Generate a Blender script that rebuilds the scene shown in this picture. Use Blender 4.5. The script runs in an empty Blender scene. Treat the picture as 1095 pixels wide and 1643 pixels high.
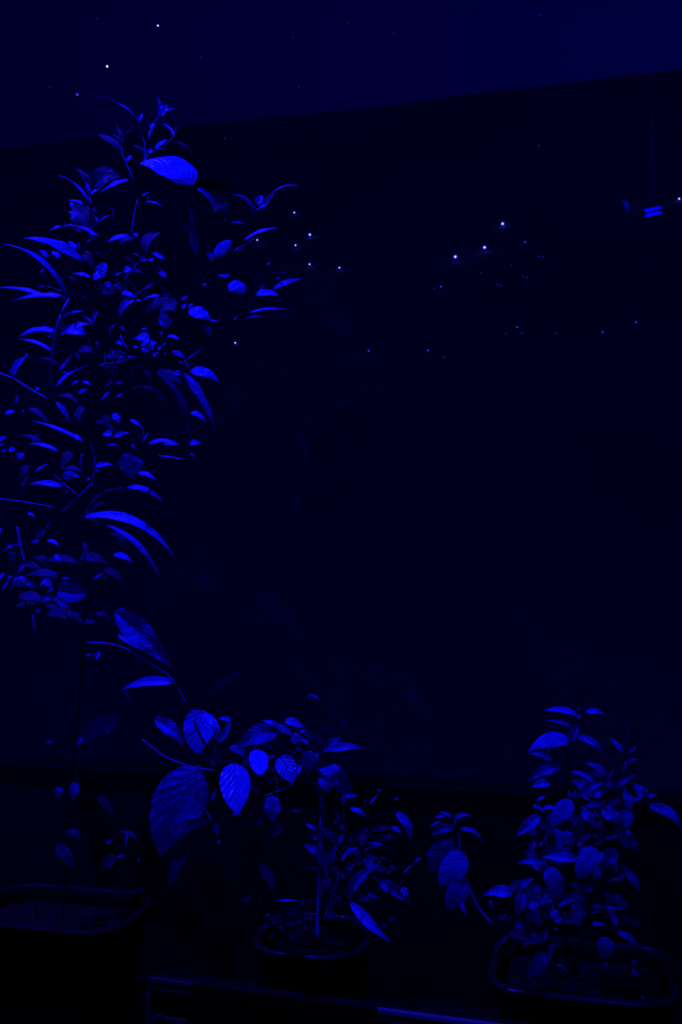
import bpy, math, random
from mathutils import Vector, Matrix, noise
C = bpy.context.scene
COL = C.collection
R = math.radians
random.seed(7)

# ------------------------------------------------------------------ camera
F = 1597.0; CX, CY = 547.5, 821.5
cam_d = bpy.data.cameras.new('camera'); cam = bpy.data.objects.new('camera', cam_d); COL.objects.link(cam)
cam.location = (0, 0, 1.4); cam.rotation_euler = (R(92.5), 0, R(14))
cam_d.sensor_fit = 'VERTICAL'; cam_d.sensor_height = 36; cam_d.lens = 36*F/1643
cam_d.clip_end = 800; cam_d.clip_start = 0.02
C.camera = cam
RM = cam.rotation_euler.to_matrix(); CAMP = Vector(cam.location)
VIEW = RM @ Vector((0, 0, -1)); TOCAM = -VIEW; RIGHT = RM @ Vector((1, 0, 0)); UP = RM @ Vector((0, 1, 0))
def ray(x, y): return RM @ Vector(((x-CX)/F, -(y-CY)/F, -1))
def at(x, y, Y):                       # the point seen at pixel x,y that lies Y metres towards the window
    d = ray(x, y); return CAMP + d*(Y/d.y)
def pxm(x, Y): return (Y/ray(x, 821).y)/F   # metres per pixel there

# ------------------------------------------------------------------ world, lights, exposure
w = bpy.data.worlds.new('night'); C.world = w; w.use_nodes = True
nt = w.node_tree; bg = nt.nodes['Background']
tc = nt.nodes.new('ShaderNodeTexCoord'); sx = nt.nodes.new('ShaderNodeSeparateXYZ'); rp = nt.nodes.new('ShaderNodeValToRGB')
mr = nt.nodes.new('ShaderNodeMapRange'); mr.inputs[1].default_value = -0.75; mr.inputs[2].default_value = 0.2
nt.links.new(tc.outputs['Generated'], sx.inputs[0]); nt.links.new(sx.outputs['X'], mr.inputs[0]); nt.links.new(mr.outputs[0], rp.inputs[0])
rp.color_ramp.elements[0].color = (0, 0, .013, 1); rp.color_ramp.elements[1].color = (0, 0, .058, 1)
nt.links.new(rp.outputs[0], bg.inputs[0]); bg.inputs[1].default_value = 1.0
C.view_settings.view_transform = 'Standard'; C.view_settings.look = 'None'
C.view_settings.exposure = 0; C.view_settings.gamma = 1; C.view_settings.use_curve_mapping = False
def area_light(name, loc, target, sx_, sy_, power, col=(0, 0, 1), parent=None):
    d = bpy.data.lights.new(name, 'AREA'); d.shape = 'RECTANGLE'; d.size = sx_; d.size_y = sy_; d.energy = power
    d.color = col
    o = bpy.data.objects.new(name, d); COL.objects.link(o); o.location = loc
    o.rotation_euler = (Vector(target)-Vector(loc)).to_track_quat('-Z', 'Y').to_euler()
    if parent: o.parent = parent
    return o
AIM = Vector((-.4, 1.45, 1.35))
LAMP_A = Vector((.250, -.30, 2.706))     # its reflection shows in the pane, upper right
LAMP_B = Vector((-1.30, 1.0, 3.22))      # over the tall plant, left
POW_A, POW_B = 11, 92
QA = (AIM-LAMP_A).to_track_quat('-Z', 'Y').to_matrix()
for dv in (.0095, -.0095):
    area_light('tube_light', LAMP_A+QA @ Vector((0, dv, 0)), AIM+QA @ Vector((0, dv, 0)), .058, .003, POW_A/2)
area_light('bulb_light', LAMP_B, Vector((-.65, 1.4, 1.5)), .08, .08, POW_B, (.012, .006, 1))

# ------------------------------------------------------------------ materials
def mat(name, col, rough=.5, spec=.5, bump=0, scale=30, emit=None, es=1, metal=0, var=0):
    m = bpy.data.materials.new(name); m.use_nodes = True; n = m.node_tree; b = n.nodes['Principled BSDF']
    b.inputs['Base Color'].default_value = (*col, 1); b.inputs['Roughness'].default_value = rough
    b.inputs['Specular IOR Level'].default_value = spec; b.inputs['Metallic'].default_value = metal
    if bump or var:
        t = n.nodes.new('ShaderNodeTexNoise'); t.inputs['Scale'].default_value = scale; t.inputs['Detail'].default_value = 4
        tcn = n.nodes.new('ShaderNodeTexCoord'); n.links.new(tcn.outputs['Object'], t.inputs['Vector'])
        if bump:
            bp = n.nodes.new('ShaderNodeBump'); bp.inputs['Strength'].default_value = bump; bp.inputs['Distance'].default_value = .01
            n.links.new(t.outputs[0], bp.inputs['Height']); n.links.new(bp.outputs[0], b.inputs['Normal'])
        if var:
            r = n.nodes.new('ShaderNodeValToRGB'); n.links.new(t.outputs[0], r.inputs[0])
            r.color_ramp.elements[0].position = .35; r.color_ramp.elements[1].position = .65
            r.color_ramp.elements[0].color = (*[c*(1-var) for c in col], 1); r.color_ramp.elements[1].color = (*[c*(1+var) for c in col], 1)
            n.links.new(r.outputs[0], b.inputs['Base Color'])
    if emit:
        b.inputs['Emission Color'].default_value = (*emit, 1); b.inputs['Emission Strength'].default_value = es
    return m
def leaf_mat(name, col, rough, veins=1.0, spots=0):
    m = bpy.data.materials.new(name); m.use_nodes = True; n = m.node_tree; L = n.links.new; b = n.nodes['Principled BSDF']
    uv = n.nodes.new('ShaderNodeUVMap'); uv.uv_map = 'UVMap'; s = n.nodes.new('ShaderNodeSeparateXYZ'); L(uv.outputs[0], s.inputs[0])
    def mth(op, a, bb=None, c=None):
        q = n.nodes.new('ShaderNodeMath'); q.operation = op
        for i, v in enumerate((a, bb, c)):
            if v is None: continue
            if isinstance(v, (int, float)): q.inputs[i].default_value = v
            else: L(v, q.inputs[i])
        return q.outputs[0]
    au = mth('ABSOLUTE', mth('SUBTRACT', s.outputs['X'], .5))          # 0 midrib .. .5 edge
    ph = mth('SUBTRACT', mth('MULTIPLY', s.outputs['Y'], 7.5), mth('MULTIPLY', mth('POWER', au, .75), 4.2))
    fr = mth('ABSOLUTE', mth('SUBTRACT', mth('FRACT', ph), .5))          # .5 on a vein
    vein = mth('SMOOTH_MAX', mth('MULTIPLY', mth('SUBTRACT', fr, .43), 14.0), 0.0, .05)
    mid = mth('MAXIMUM', mth('SUBTRACT', 1.0, mth('MULTIPLY', au, 28.0)), 0.0)
    v = mth('MINIMUM', mth('ADD', mth('MULTIPLY', vein, .7), mid), 1.0)
    no = n.nodes.new('ShaderNodeTexNoise'); no.inputs['Scale'].default_value = 60; no.inputs['Detail'].default_value = 3
    tcn = n.nodes.new('ShaderNodeTexCoord'); L(tcn.outputs['Object'], no.inputs['Vector'])
    nw = n.nodes.new('ShaderNodeTexNoise'); nw.inputs['Scale'].default_value = 45; nw.inputs['Detail'].default_value = 2; nw.inputs['Distortion'].default_value = 1.2; L(tcn.outputs['Object'], nw.inputs['Vector'])
    no = nw if veins >= 1 else no
    hgt = mth('ADD', mth('MULTIPLY', mth('SINE', mth('MULTIPLY', fr, 3.14)), -.45*veins), mth('MULTIPLY', no.outputs[0], 3.2 if veins >= 1 else 1.8))
    bp = n.nodes.new('ShaderNodeBump'); bp.inputs['Strength'].default_value = .6; bp.inputs['Distance'].default_value = .0022
    L(hgt, bp.inputs['Height']); L(bp.outputs[0], b.inputs['Normal'])
    oi = n.nodes.new('ShaderNodeObjectInfo')
    k = mth('MULTIPLY', mth('SUBTRACT', 1.0, mth('MULTIPLY', v, .5*veins)), mth('ADD', .5, mth('MULTIPLY', oi.outputs['Random'], .7)))
    if spots:
        n2 = n.nodes.new('ShaderNodeTexNoise'); n2.inputs['Scale'].default_value = 120; L(tcn.outputs['Object'], n2.inputs['Vector'])
        k = mth('MULTIPLY', k, mth('SUBTRACT', 1.0, mth('MULTIPLY', mth('GREATER_THAN', n2.outputs[0], .58), .6)))
    mx = n.nodes.new('ShaderNodeVectorMath'); mx.operation = 'SCALE'; mx.inputs[0].default_value = col; L(k, mx.inputs['Scale'])
    L(mx.outputs[0], b.inputs['Base Color']); b.inputs['Roughness'].default_value = rough; b.inputs['Specular IOR Level'].default_value = .35
    return m
M = {
 'leaf': leaf_mat('leaf_smooth', (.06, .16, .58), .42, .3),
 'leaf_vein': leaf_mat('leaf_quilted', (.07, .18, .8), .32, 1.0),
 'leaf_spot': leaf_mat('leaf_spotted', (.07, .18, .66), .45, .4, 1),
 'leaf_shaded': leaf_mat('leaf_shaded', (.02, .05, .07), .6, .6),  # darkened leaf copy; shade among the foliage put into its colour
 'stem': mat('green_stem', (.09, .2, .55), .4),
 'stem_dark': mat('woody_stem', (.03, .03, .02), .7, .15, bump=.4),
 'wall': mat('dark_wall', (.010, .010, .012), .9, .03, bump=.2),
 'room': mat('room_paint', (.2, .2, .02), .9, .1, bump=.1),
 'frame': mat('window_frame_paint', (.02, .02, .006), .7, .03),
 'board': mat('dark_wood', (.015, .012, .008), .8, .05, bump=.3, scale=40),
 'trim': mat('metal_trim', (.3, .3, .34), .35, .5, metal=.0),
 'trim_shaded': mat('shaded_trim', (.02, .02, .004), .7, .05),  # trim colour darkened for the plant shadow on the middle edge
 'pot': mat('black_plastic', (.03, .03, .004), .6, .08),
 'rim': mat('glossy_plastic_rim', (.05, .05, .012), .28, .5),
 'rim_dull': mat('dull_plastic_rim', (.02, .02, .005), .55, .12),
 'floor': mat('dark_floor', (.02, .015, .003), .6, .1, bump=.1),
 'soil': mat('soil', (.03, .02, .007), .95, .1, bump=1, scale=90, var=.6),
 'hill': mat('dark_hillside', (.12, .16, .29), 1, 0, scale=.12, var=.12),
 'glow': mat('lamp_glow_white', (0, 0, 0), .5, 0, emit=(.75, .75, 4), es=1.2),
 'glow_blue': mat('lamp_glow_blue', (0, 0, 0), .5, 0, emit=(.03, .03, .85)),
 'glow_dim': mat('lamp_glow_dim', (0, 0, 0), .5, 0, emit=(.01, .01, .30)),
 'glow_red': mat('lamp_glow_red', (0, 0, 0), .5, 0, emit=(.35, 0, .0)),
 'post': mat('lamp_post_paint', (.1, .12, .25), .9, 0),
 'housing': mat('lamp_housing', (.4, .4, .35), .4),
}
g = bpy.data.materials.new('window_glass'); g.use_nodes = True; n = g.node_tree; n.nodes.remove(n.nodes['Principled BSDF'])
tr = n.nodes.new('ShaderNodeBsdfTransparent'); gl = n.nodes.new('ShaderNodeBsdfGlossy'); gl.inputs['Roughness'].default_value = .0
fz = n.nodes.new('ShaderNodeFresnel'); gm = n.nodes.new('ShaderNodeNewGeometry'); bf = n.nodes.new('ShaderNodeMapRange')
bf.inputs[3].default_value = 1.5; bf.inputs[4].default_value = 1/1.5      # the same reflectance seen from inside the pane
n.links.new(gm.outputs['Backfacing'], bf.inputs[0]); n.links.new(bf.outputs[0], fz.inputs[0]); ms = n.nodes.new('ShaderNodeMixShader')
n.links.new(fz.outputs[0], ms.inputs[0]); n.links.new(tr.outputs[0], ms.inputs[1]); n.links.new(gl.outputs[0], ms.inputs[2])
n.links.new(ms.outputs[0], n.nodes['Material Output'].inputs[0]); M['glass'] = g

# ------------------------------------------------------------------ helpers
def mesh(name, V, Fc, m, parent=None, smooth=False, uv=None, kind=None):
    me = bpy.data.meshes.new(name); me.from_pydata([tuple(v) for v in V], [], Fc); me.update()
    if smooth:
        for p in me.polygons: p.use_smooth = True
    if uv:
        ul = me.uv_layers.new(name='UVMap')
        for lp in me.loops: ul.data[lp.index].uv = uv[lp.vertex_index]
    me.materials.append(M[m] if isinstance(m, str) else m)
    o = bpy.data.objects.new(name, me); COL.objects.link(o)
    if parent:
        o.parent = parent; o.matrix_parent_inverse = Matrix.Translation(parent.location).inverted()
    if kind: o['kind'] = kind
    return o
def box_vf(x0, x1, y0, y1, z0, z1, V=None, Fc=None):
    V = [] if V is None else V; Fc = [] if Fc is None else Fc; b = len(V)
    V += [(x, y, z) for x in (x0, x1) for y in (y0, y1) for z in (z0, z1)]
    Fc += [tuple(b+i for i in f) for f in ((0,1,3,2),(4,6,7,5),(0,4,5,1),(2,3,7,6),(0,2,6,4),(1,5,7,3))]
    return V, Fc
def box(name, x0, x1, y0, y1, z0, z1, m, parent=None, kind=None):
    V, Fc = box_vf(x0, x1, y0, y1, z0, z1); return mesh(name, V, Fc, m, parent, kind=kind)
def thing(name, label, cat, loc=(0, 0, 0), group=None):
    o = bpy.data.objects.new(name, None); COL.objects.link(o); o.location = loc; o.empty_display_size = .05
    o['label'] = label; o['category'] = cat
    if group: o['group'] = group
    return o
def catmull(P, n=5):
    out = []
    for i in range(len(P)-1):
        p0 = P[max(i-1, 0)]; p1 = P[i]; p2 = P[i+1]; p3 = P[min(i+2, len(P)-1)]
        for k in range(n):
            t = k/n; out.append(.5*((2*p1)+(p2-p0)*t+(2*p0-5*p1+4*p2-p3)*t*t+(3*p1-p0-3*p2+p3)*t**3))
    out.append(P[-1].copy()); return out
def tube_vf(P, r0, r1, V, Fc, sides=6, uv=None):
    b = len(V); n_ = len(P)
    for i, p in enumerate(P):
        t = (P[min(i+1, n_-1)]-P[max(i-1, 0)]).normalized()
        a = t.cross(Vector((.3, .2, .93))).normalized(); c = t.cross(a); r = r0+(r1-r0)*i/(n_-1)
        for k in range(sides):
            an = 2*math.pi*k/sides; V.append(p+(a*math.cos(an)+c*math.sin(an))*r)
            if uv is not None: uv.append((.5, 0))
        if i:
            for k in range(sides):
                k2 = (k+1) % sides; q = b+(i-1)*sides
                Fc.append((q+k, q+k2, q+sides+k2, q+sides+k))
    Fc.append(tuple(b+k for k in range(sides))[::-1]); Fc.append(tuple(b+(n_-1)*sides+k for k in range(sides)))
STEMPTS = {}
def stem(plant, pts, r0, r1=None, Y=1.5, m='stem', name='stem'):
    """pts: pixels (x,y) or (x,y,Y)"""
    P = [at(p[0], p[1], p[2] if len(p) > 2 else Y) for p in pts]
    P = catmull(P) if len(P) > 2 else [P[0].lerp(P[1], k/4) for k in range(5)]
    s = pxm(pts[0][0], Y); r1 = r0 if r1 is None else r1
    V, Fc = [], []; tube_vf(P, r0*s, r1*s, V, Fc)
    for i in range(len(P)-1):
        for k in range(3): STEMPTS.setdefault(plant.name, []).append(P[i].lerp(P[i+1], k/3))
    return mesh(name, V, Fc, m, plant, smooth=True)
def leaf(plant, x0, y0, x1, y1, wd, bend=0, roll=35, Y=1.5, dY=0, m='leaf', fold=.34, pet=True, blunt=0, wave=1.0, name='leaf', maxpet=.07):
    A = at(x0, y0, Y); B = at(x1, y1, Y+dY); s = pxm((x0+x1)/2, Y)
    dx, dy = x1-x0, y1-y0; ln = max(1.0, math.hypot(dx, dy)); px_, py_ = -dy/ln, dx/ln
    if py_ > 0 or (abs(py_) < .25 and px_ < 0 and py_ > -.0): px_, py_ = -px_, -py_       # perpendicular that points up in the picture
    perp = (RIGHT*px_ - UP*py_).normalized()
    Cc = (A+B)/2 + perp*(bend*2*s) + TOCAM*(ln*s*.12)
    NL = 14; NU = 3; V, Fc, UV = [], [], []
    hw = wd*s/2; ph = random.random()*6; N0 = (TOCAM*math.cos(R(roll))+perp*math.sin(R(roll))).normalized()
    cols = 2*NU+1
    for i in range(NL+1):
        t = i/NL
        P = A*(1-t)**2+Cc*2*t*(1-t)+B*t*t
        T = ((Cc-A)*(1-t)+(B-Cc)*t).normalized()
        S = T.cross(N0)
        if S.length < 1e-3: S = perp.copy()
        S.normalize(); Nn = S.cross(T).normalized()
        if Nn.dot(N0) < 0: Nn = -Nn
        e1, e2 = .60-.2*blunt, 1.12-.55*blunt; tm = e1/(e1+e2); wv = hw*(t**e1)*((1-t)**e2)/((tm**e1)*((1-tm)**e2))
        if i == 0: wv = hw*.06
        if i == NL: wv = hw*.02
        for j in range(cols):
            u = (j-NU)/NU
            z = fold*abs(u)*wv + wave*.10*wv*math.sin(t*13+ph+u*1.3)*abs(u) - .12*wv*u*u
            V.append(P+S*(u*wv)+Nn*z); UV.append((.5+u*.5, t))
        if i:
            for j in range(cols-1):
                q = (i-1)*cols+j; Fc.append((q, q+1, q+cols+1, q+cols))
    if pet and plant.name in STEMPTS:
        sp = min(STEMPTS[plant.name], key=lambda q: (q-A).length)
        if .002 < (sp-A).length < maxpet:
            mid = (A+sp)/2+(A-Cc).normalized()*0.15*(sp-A).length
            nf = len(Fc); tube_vf([sp, mid, A, A.lerp(Cc, .15)], .0010, .0007, V, Fc, 4, UV)
            o = mesh(name, V, Fc, m, plant, smooth=True, uv=UV); o.data.materials.append(M['stem_dark'])
            for p in o.data.polygons[nf:]: p.material_index = 1
            return o
    return mesh(name, V, Fc, m, plant, smooth=True, uv=UV)

# ------------------------------------------------------------------ the setting
GY = 1.80; ZB = .985; ZC = 3.40
box('floor', -2.4, 1.8, -2.4, GY+.1, -.05, 0, 'floor', kind='structure')
box('ceiling', -2.4, 1.8, -2.4, GY+.1, ZC, ZC+.08, 'room', kind='structure')
box('wall_left', -2.48, -2.4, -2.4, GY+.1, 0, ZC, 'room', kind='structure')
box('wall_right', 1.8, 1.88, -2.4, GY+.1, 0, ZC, 'room', kind='structure')
box('wall_front', -2.48, 1.88, -2.48, -2.4, 0, ZC, 'room', kind='structure')
V, Fc = box_vf(-2.4, 1.8, GY-.02, GY+.12, 0, ZB-.035)
box_vf(-2.4, -2.1, GY-.02, GY+.12, ZB-.035, ZC, V, Fc); box_vf(1.5, 1.8, GY-.02, GY+.12, ZB-.035, ZC, V, Fc)
mesh('wall_back', V, Fc, 'wall', kind='structure')
win = bpy.data.objects.new('window_1', None); COL.objects.link(win); win.location = (-.3, GY, ZB); win['kind'] = 'structure'
V, Fc = box_vf(-2.1, 1.5, GY-.0215, GY+.06, ZB-.035, ZB)
box_vf(-2.1, 1.5, GY-.0215, GY+.06, ZC-.05, ZC, V, Fc); box_vf(-2.1, -2.06, GY-.0215, GY+.06, ZB, ZC-.05, V, Fc); box_vf(1.46, 1.5, GY-.0215, GY+.06, ZB, ZC-.05, V, Fc)
mesh('window_frame', V, Fc, 'frame', win)
box('pane', -2.06, 1.46, GY, GY+.006, ZB, ZC-.05, 'glass', win)

# night hillside beyond the window
HB = (24.0, -5.5); HT = (60.0, 1.4+60*.4705)
def hz(Y): return HB[1]+(HT[1]-HB[1])*(Y-HB[0])/(HT[0]-HB[0])
V, Fc = [], []; nx, ny = 60, 30
for j in range(ny+1):
    for i in range(nx+1):
        X = -75+140*i/nx; Y = HB[0]+(HT[0]-HB[0])*j/ny
        k = min(1, (ny-j)/4)
        V.append((X, Y, hz(Y)+noise.noise(Vector((X*.12, Y*.12, 0)))*(.25+.35*k)))
for j in range(ny):
    for i in range(nx):
        a = j*(nx+1)+i; Fc.append((a, a+1, a+nx+2, a+nx+1))
b0 = len(V)                                              # the far side of the ridge
for i in range(nx+1): V.append((-75+140*i/nx, 95, 4))
for i in range(nx): Fc.append((ny*(nx+1)+i, ny*(nx+1)+i+1, b0+i+1, b0+i))
hill = mesh('hillside', V, Fc, 'hill', smooth=True); hill['kind'] = 'structure'
hill['label'] = 'dark night hillside with a straight crest seen through the window'; hill['category'] = 'hillside'

def sphere_vf(c, r, V, Fc, nu=8, nv=6):
    b = len(V); V.append(c+Vector((0, 0, r)))
    for j in range(1, nv):
        for i in range(nu):
            a = math.pi*j/nv; q = 2*math.pi*i/nu
            V.append(c+Vector((math.sin(a)*math.cos(q), math.sin(a)*math.sin(q), math.cos(a)))*r)
    V.append(c-Vector((0, 0, r))); e = len(V)-1
    for i in range(nu):
        i2 = (i+1) % nu; Fc.append((b, b+1+i, b+1+i2)); Fc.append((e, e-nu+i2, e-nu+i))
        for j in range(nv-2):
            q = b+1+j*nu; Fc.append((q+i, q+nu+i, q+nu+i2, q+i2))
def hill_hit(x, y, up):
    d = ray(x, y); s = (HT[1]-HB[1])/(HT[0]-HB[0])
    t = (HB[1]+up-CAMP.z-s*HB[0]+s*CAMP.y)/(d.z-s*d.y)
    return CAMP+d*t, t
def hill_lamp(x, y, rp, m, label, group=None, halo=0):
    p, t = hill_hit(x, y, .3); r = rp*t/F
    o = thing('street_lamp', label, 'lamp', (p.x, p.y, p.z-.3), group)
    V, Fc = [], []; tube_vf([p-Vector((0, 0, .5)), p-Vector((0, 0, r*.9))], .012, .01, V, Fc, 5); mesh('lamp_post', V, Fc, 'post', o)
    if halo:
        V, Fc = [], []; h = halo*t/F; d = (CAMP-p).normalized()
        a = d.cross(Vector((0, 0, 1))).normalized(); c = d.cross(a)
        for zz, rr in ((0.0, h), (.35*h, h*.75)):
            for k in range(12):
                an = k*math.pi/6; V.append(p-d*(r+zz*1)+(a*math.cos(an)+c*math.sin(an))*rr)
        for k in range(12): Fc.append((k, (k+1) % 12, 12+(k+1) % 12, 12+k))
        Fc.append(tuple(range(12))); Fc.append(tuple(range(12, 24))); mesh('halo_disc', V, Fc, 'glow_blue', o)  # glowing disc added as the halo around the bulb, no lamp part
    V, Fc = [], []; sphere_vf(p, r, V, Fc); mesh('bulb', V, Fc, m, o)
def star(x, y, rp, m, label, group=None):
    d = ray(x, y); p = CAMP+d*260; V, Fc = [], []; sphere_vf(Vector((0, 0, 0)), rp*260/F, V, Fc)
    o = mesh('star', V, Fc, m); o.location = p; o['label'] = label; o['category'] = 'star'
    if group: o['group'] = group
big = [(807, 359, 'highest of the three bright lamps in a diagonal row on the hillside'), (778, 397, 'middle one of the three bright lamps in a diagonal row on the hillside'),
       (731, 412, 'lowest of the three bright lamps in a diagonal row on the hillside'), (497.5, 376.5, 'brightest white lamp just right of the tall plant on the hillside'),
       (1090.5, 319, 'bright white lamp at the far right edge of the window')]
for i, (x, y, l) in enumerate(big): hill_lamp(x, y, 1.7 if i < 3 else 1.4, 'glow', l, halo=(3.3, 3.3, 3.5, 2.8, 2.4)[i])
for x, y, l in [(545, 429.5, 'small white lamp below right of the brightest lamp near the tall plant'), (497, 424, 'small white lamp straight below the brightest one beside the tall plant'),
                (472.5, 341, 'small white lamp above left of the brightest one beside the tall plant'), (474.5, 393.5, 'small faint white lamp left of the pair beside the tall plant'),
                (413, 385, 'small white lamp seen among the right leaves of the tall plant'), (377.5, 550, 'lone small lamp beneath the right leaves of the tall plant')]:
    hill_lamp(x, y, 1.15, 'glow', l, halo=1.9)
for x, y, l in [(592, 563, 'left one of two small blue lamps low on the hillside'), (687, 562, 'right one of two small blue lamps low on the hillside'), (708, 460, 'small blue lamp below the diagonal row of bright lamps'),
                (830.5, 525, 'largest of three small blue lamps in a low cluster'), (967.5, 533, 'left one of two small blue lamps at the right side of the hillside'), (1021, 517, 'right one of two small blue lamps at the right side of the hillside'),
                (843, 388, 'small blue lamp right of the diagonal row of bright lamps')]:
    hill_lamp(x, y, 1.6, 'glow_blue', l)
for x, y in [(813, 535), (838.5, 534.5), (820, 426), (773, 438.5), (865.5, 411.5), (872, 411.5), (840, 443.5), (846, 445), (798.5, 456.5), (804, 458), (697.5, 463), (893, 535), (361, 222), (713, 573)]:
    hill_lamp(x, y, 1.25, 'glow_dim', 'tiny dim blue lamp on the dark hillside', 'tiny dim lamps on the hillside')
hill_lamp(865, 234, 1.0, 'glow_red', 'tiny red lamp high on the hillside at upper right')
star(172, 106.5, 1.9, 'glow', 'brightest star in the sky above the tall plant')
star(253.5, 41, 1.5, 'glow', 'small white star at the top of the sky above the tall plant')
star(124, 151.5, 2.3, 'glow_blue', 'blue star low in the sky beside the topmost leaf')
for x, y in [(558, 38), (632, 53), (868, 25), (323, 92), (155, 30), (80, 140), (471, 60), (480, 140)]:
    star(x, y, 1.1, 'glow_dim', 'faint tiny star in the dark blue sky', 'faint stars')

# ------------------------------------------------------------------ lamps of the room (out of frame; one is mirrored in the pane)
o = thing('wall_lamp', 'twin tube lamp mirrored in the window pane at upper right', 'lamp', tuple(LAMP_A+Vector((0, 0, .1))))
dq = (AIM-LAMP_A).to_track_quat('-Z', 'Y').to_matrix()
def orient(vs, c, mtx): return [c+mtx @ Vector(v) for v in vs]
V, Fc = box_vf(-.05, .05, -.035, .035, .006, .03); mesh('housing', orient(V, LAMP_A, dq), Fc, 'wall', o)
V, Fc = [], []; tube_vf([LAMP_A+dq @ Vector((0, 0, .03)), Vector((LAMP_A.x, LAMP_A.y-.05, ZC+.005))], .006, .006, V, Fc, 8); mesh('rod', V, Fc, 'housing', o)
def mirrored(x, y, Y=3.9):                # room point whose reflection in the pane is seen at x,y
    p = at(x, y, Y); return Vector((p.x, 2*(1.803)-p.y, p.z))
V = [mirrored(998, 322), mirrored(1008, 323), mirrored(1010, 340), mirrored(998, 322, 3.91), mirrored(1008, 323, 3.91), mirrored(1010, 340, 3.91)]
M['lit_shade'] = mat('shade_painted_glow', (.1, .1, .1), .5, .2, emit=(0, 0, 5))  # emission painted in for the tube light falling on the shade
mesh('shade', V, [(0, 1, 2), (3, 5, 4), (0, 3, 4, 1), (1, 4, 5, 2), (2, 5, 3, 0)], 'lit_shade', o)
V, Fc = [], []; tube_vf([mirrored(1009, 331, 3.905), LAMP_A+dq @ Vector((-.05, 0, .02))], .003, .003, V, Fc, 6); mesh('bracket', V, Fc, 'post', o)
o = thing('ceiling_spotlight', 'small spotlight fixed under the ceiling left of the plants', 'lamp', tuple(LAMP_B+Vector((0, 0, .1))))
dq = (Vector((-.65, 1.4, 1.5))-LAMP_B).to_track_quat('-Z', 'Y').to_matrix()
V, Fc = [], []; tube_vf([LAMP_B+dq @ Vector((0, 0, z)) for z in (.008, .03, .09)], .07, .045, V, Fc, 16); mesh('housing', V, Fc, 'housing', o)
V, Fc = [], []; tube_vf([LAMP_B+dq @ Vector((0, 0, .08)), Vector((LAMP_B.x, LAMP_B.y-.05, ZC+.005))], .006, .006, V, Fc, 8); mesh('rod', V, Fc, 'housing', o)

# ------------------------------------------------------------------ shelf, trough
SZ = .615
shelf = thing('plant_shelf', 'dark board shelf under the window carrying the planters', 'shelf', (-.3, 1.6, 0))
box('shelf_board', -1.5, .9, 1.405, GY-.021, SZ-.03, SZ, 'board', shelf)
for x in (-1.4, -.3, .8): box('leg', x-.02, x+.02, 1.5, 1.54, 0, SZ-.03, 'board', shelf)
e0 = at(240, 1568, 1.385); zt = e0.z
XL = e0.x; XR = .9
tro = thing('trough_panel', 'dark front panel with a pale lipped edge before the planters', 'panel', (XL, 1.385, 0))
box('panel_board', XL, XR, 1.388, 1.402, 0, zt-.001, 'board', tro)
def strip(name, x0, x1, m, m2):
    V, Fc = box_vf(x0, x1, 1.380, 1.388, zt-.005, zt); box_vf(x0, x1, 1.385, 1.388, zt-.010, zt-.005, V, Fc)
    o = mesh(name, V, Fc, m, tro)
    V, Fc = box_vf(x0, x1, 1.381, 1.388, zt-.016, zt-.010); box_vf(x0, x1, 1.385, 1.388, zt-.024, zt-.016, V, Fc)
    mesh('edge_bead', V, Fc, m2, o); return o
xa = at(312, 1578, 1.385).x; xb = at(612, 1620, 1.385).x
M['trim_a'] = mat('lit_trim_left', (.1, .1, .03), .5, .2); M['trim_c'] = mat('shadowed_bead_paint', (.1, .1, .022), .5, .2); M['trim_b'] = mat('lit_trim_right', (.2, .2, .20), .4, .4)  # one trim; its lit and shaded stretches are separate painted colours
a = strip('edge_strip', XL, xa, 'trim_a', 'trim_a'); a['label'] = 'pale edge strip at the left corner, painted as lit'
strip('edge_strip', xa, xb, 'trim_shaded', 'trim_shaded')
a = strip('edge_strip', xb, XR, 'trim_b', 'trim_c'); a['label'] = 'edge strip at the right, painted as brighter lit'
box('corner_post', XL-.004, XL+.004, 1.381, 1.388, 0, zt-.022, 'trim_a', tro)
V, Fc = box_vf(XL+.006, XL+.06, 1.380, 1.388, zt-.064, zt-.054)
P = catmull([at(262, 1627, 1.38), at(253, 1632, 1.38), at(248, 1643, 1.38), at(246, 1660, 1.38)]); tube_vf(P, .0035, .0035, V, Fc)
mesh('handle', V, Fc, 'trim_a', tro)
d2 = ray(800, 1643); p2 = CAMP+d2*((zt-CAMP.z)/d2.z)
tro.rotation_euler.z = math.atan2(p2.y-1.385, p2.x-XL)

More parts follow.
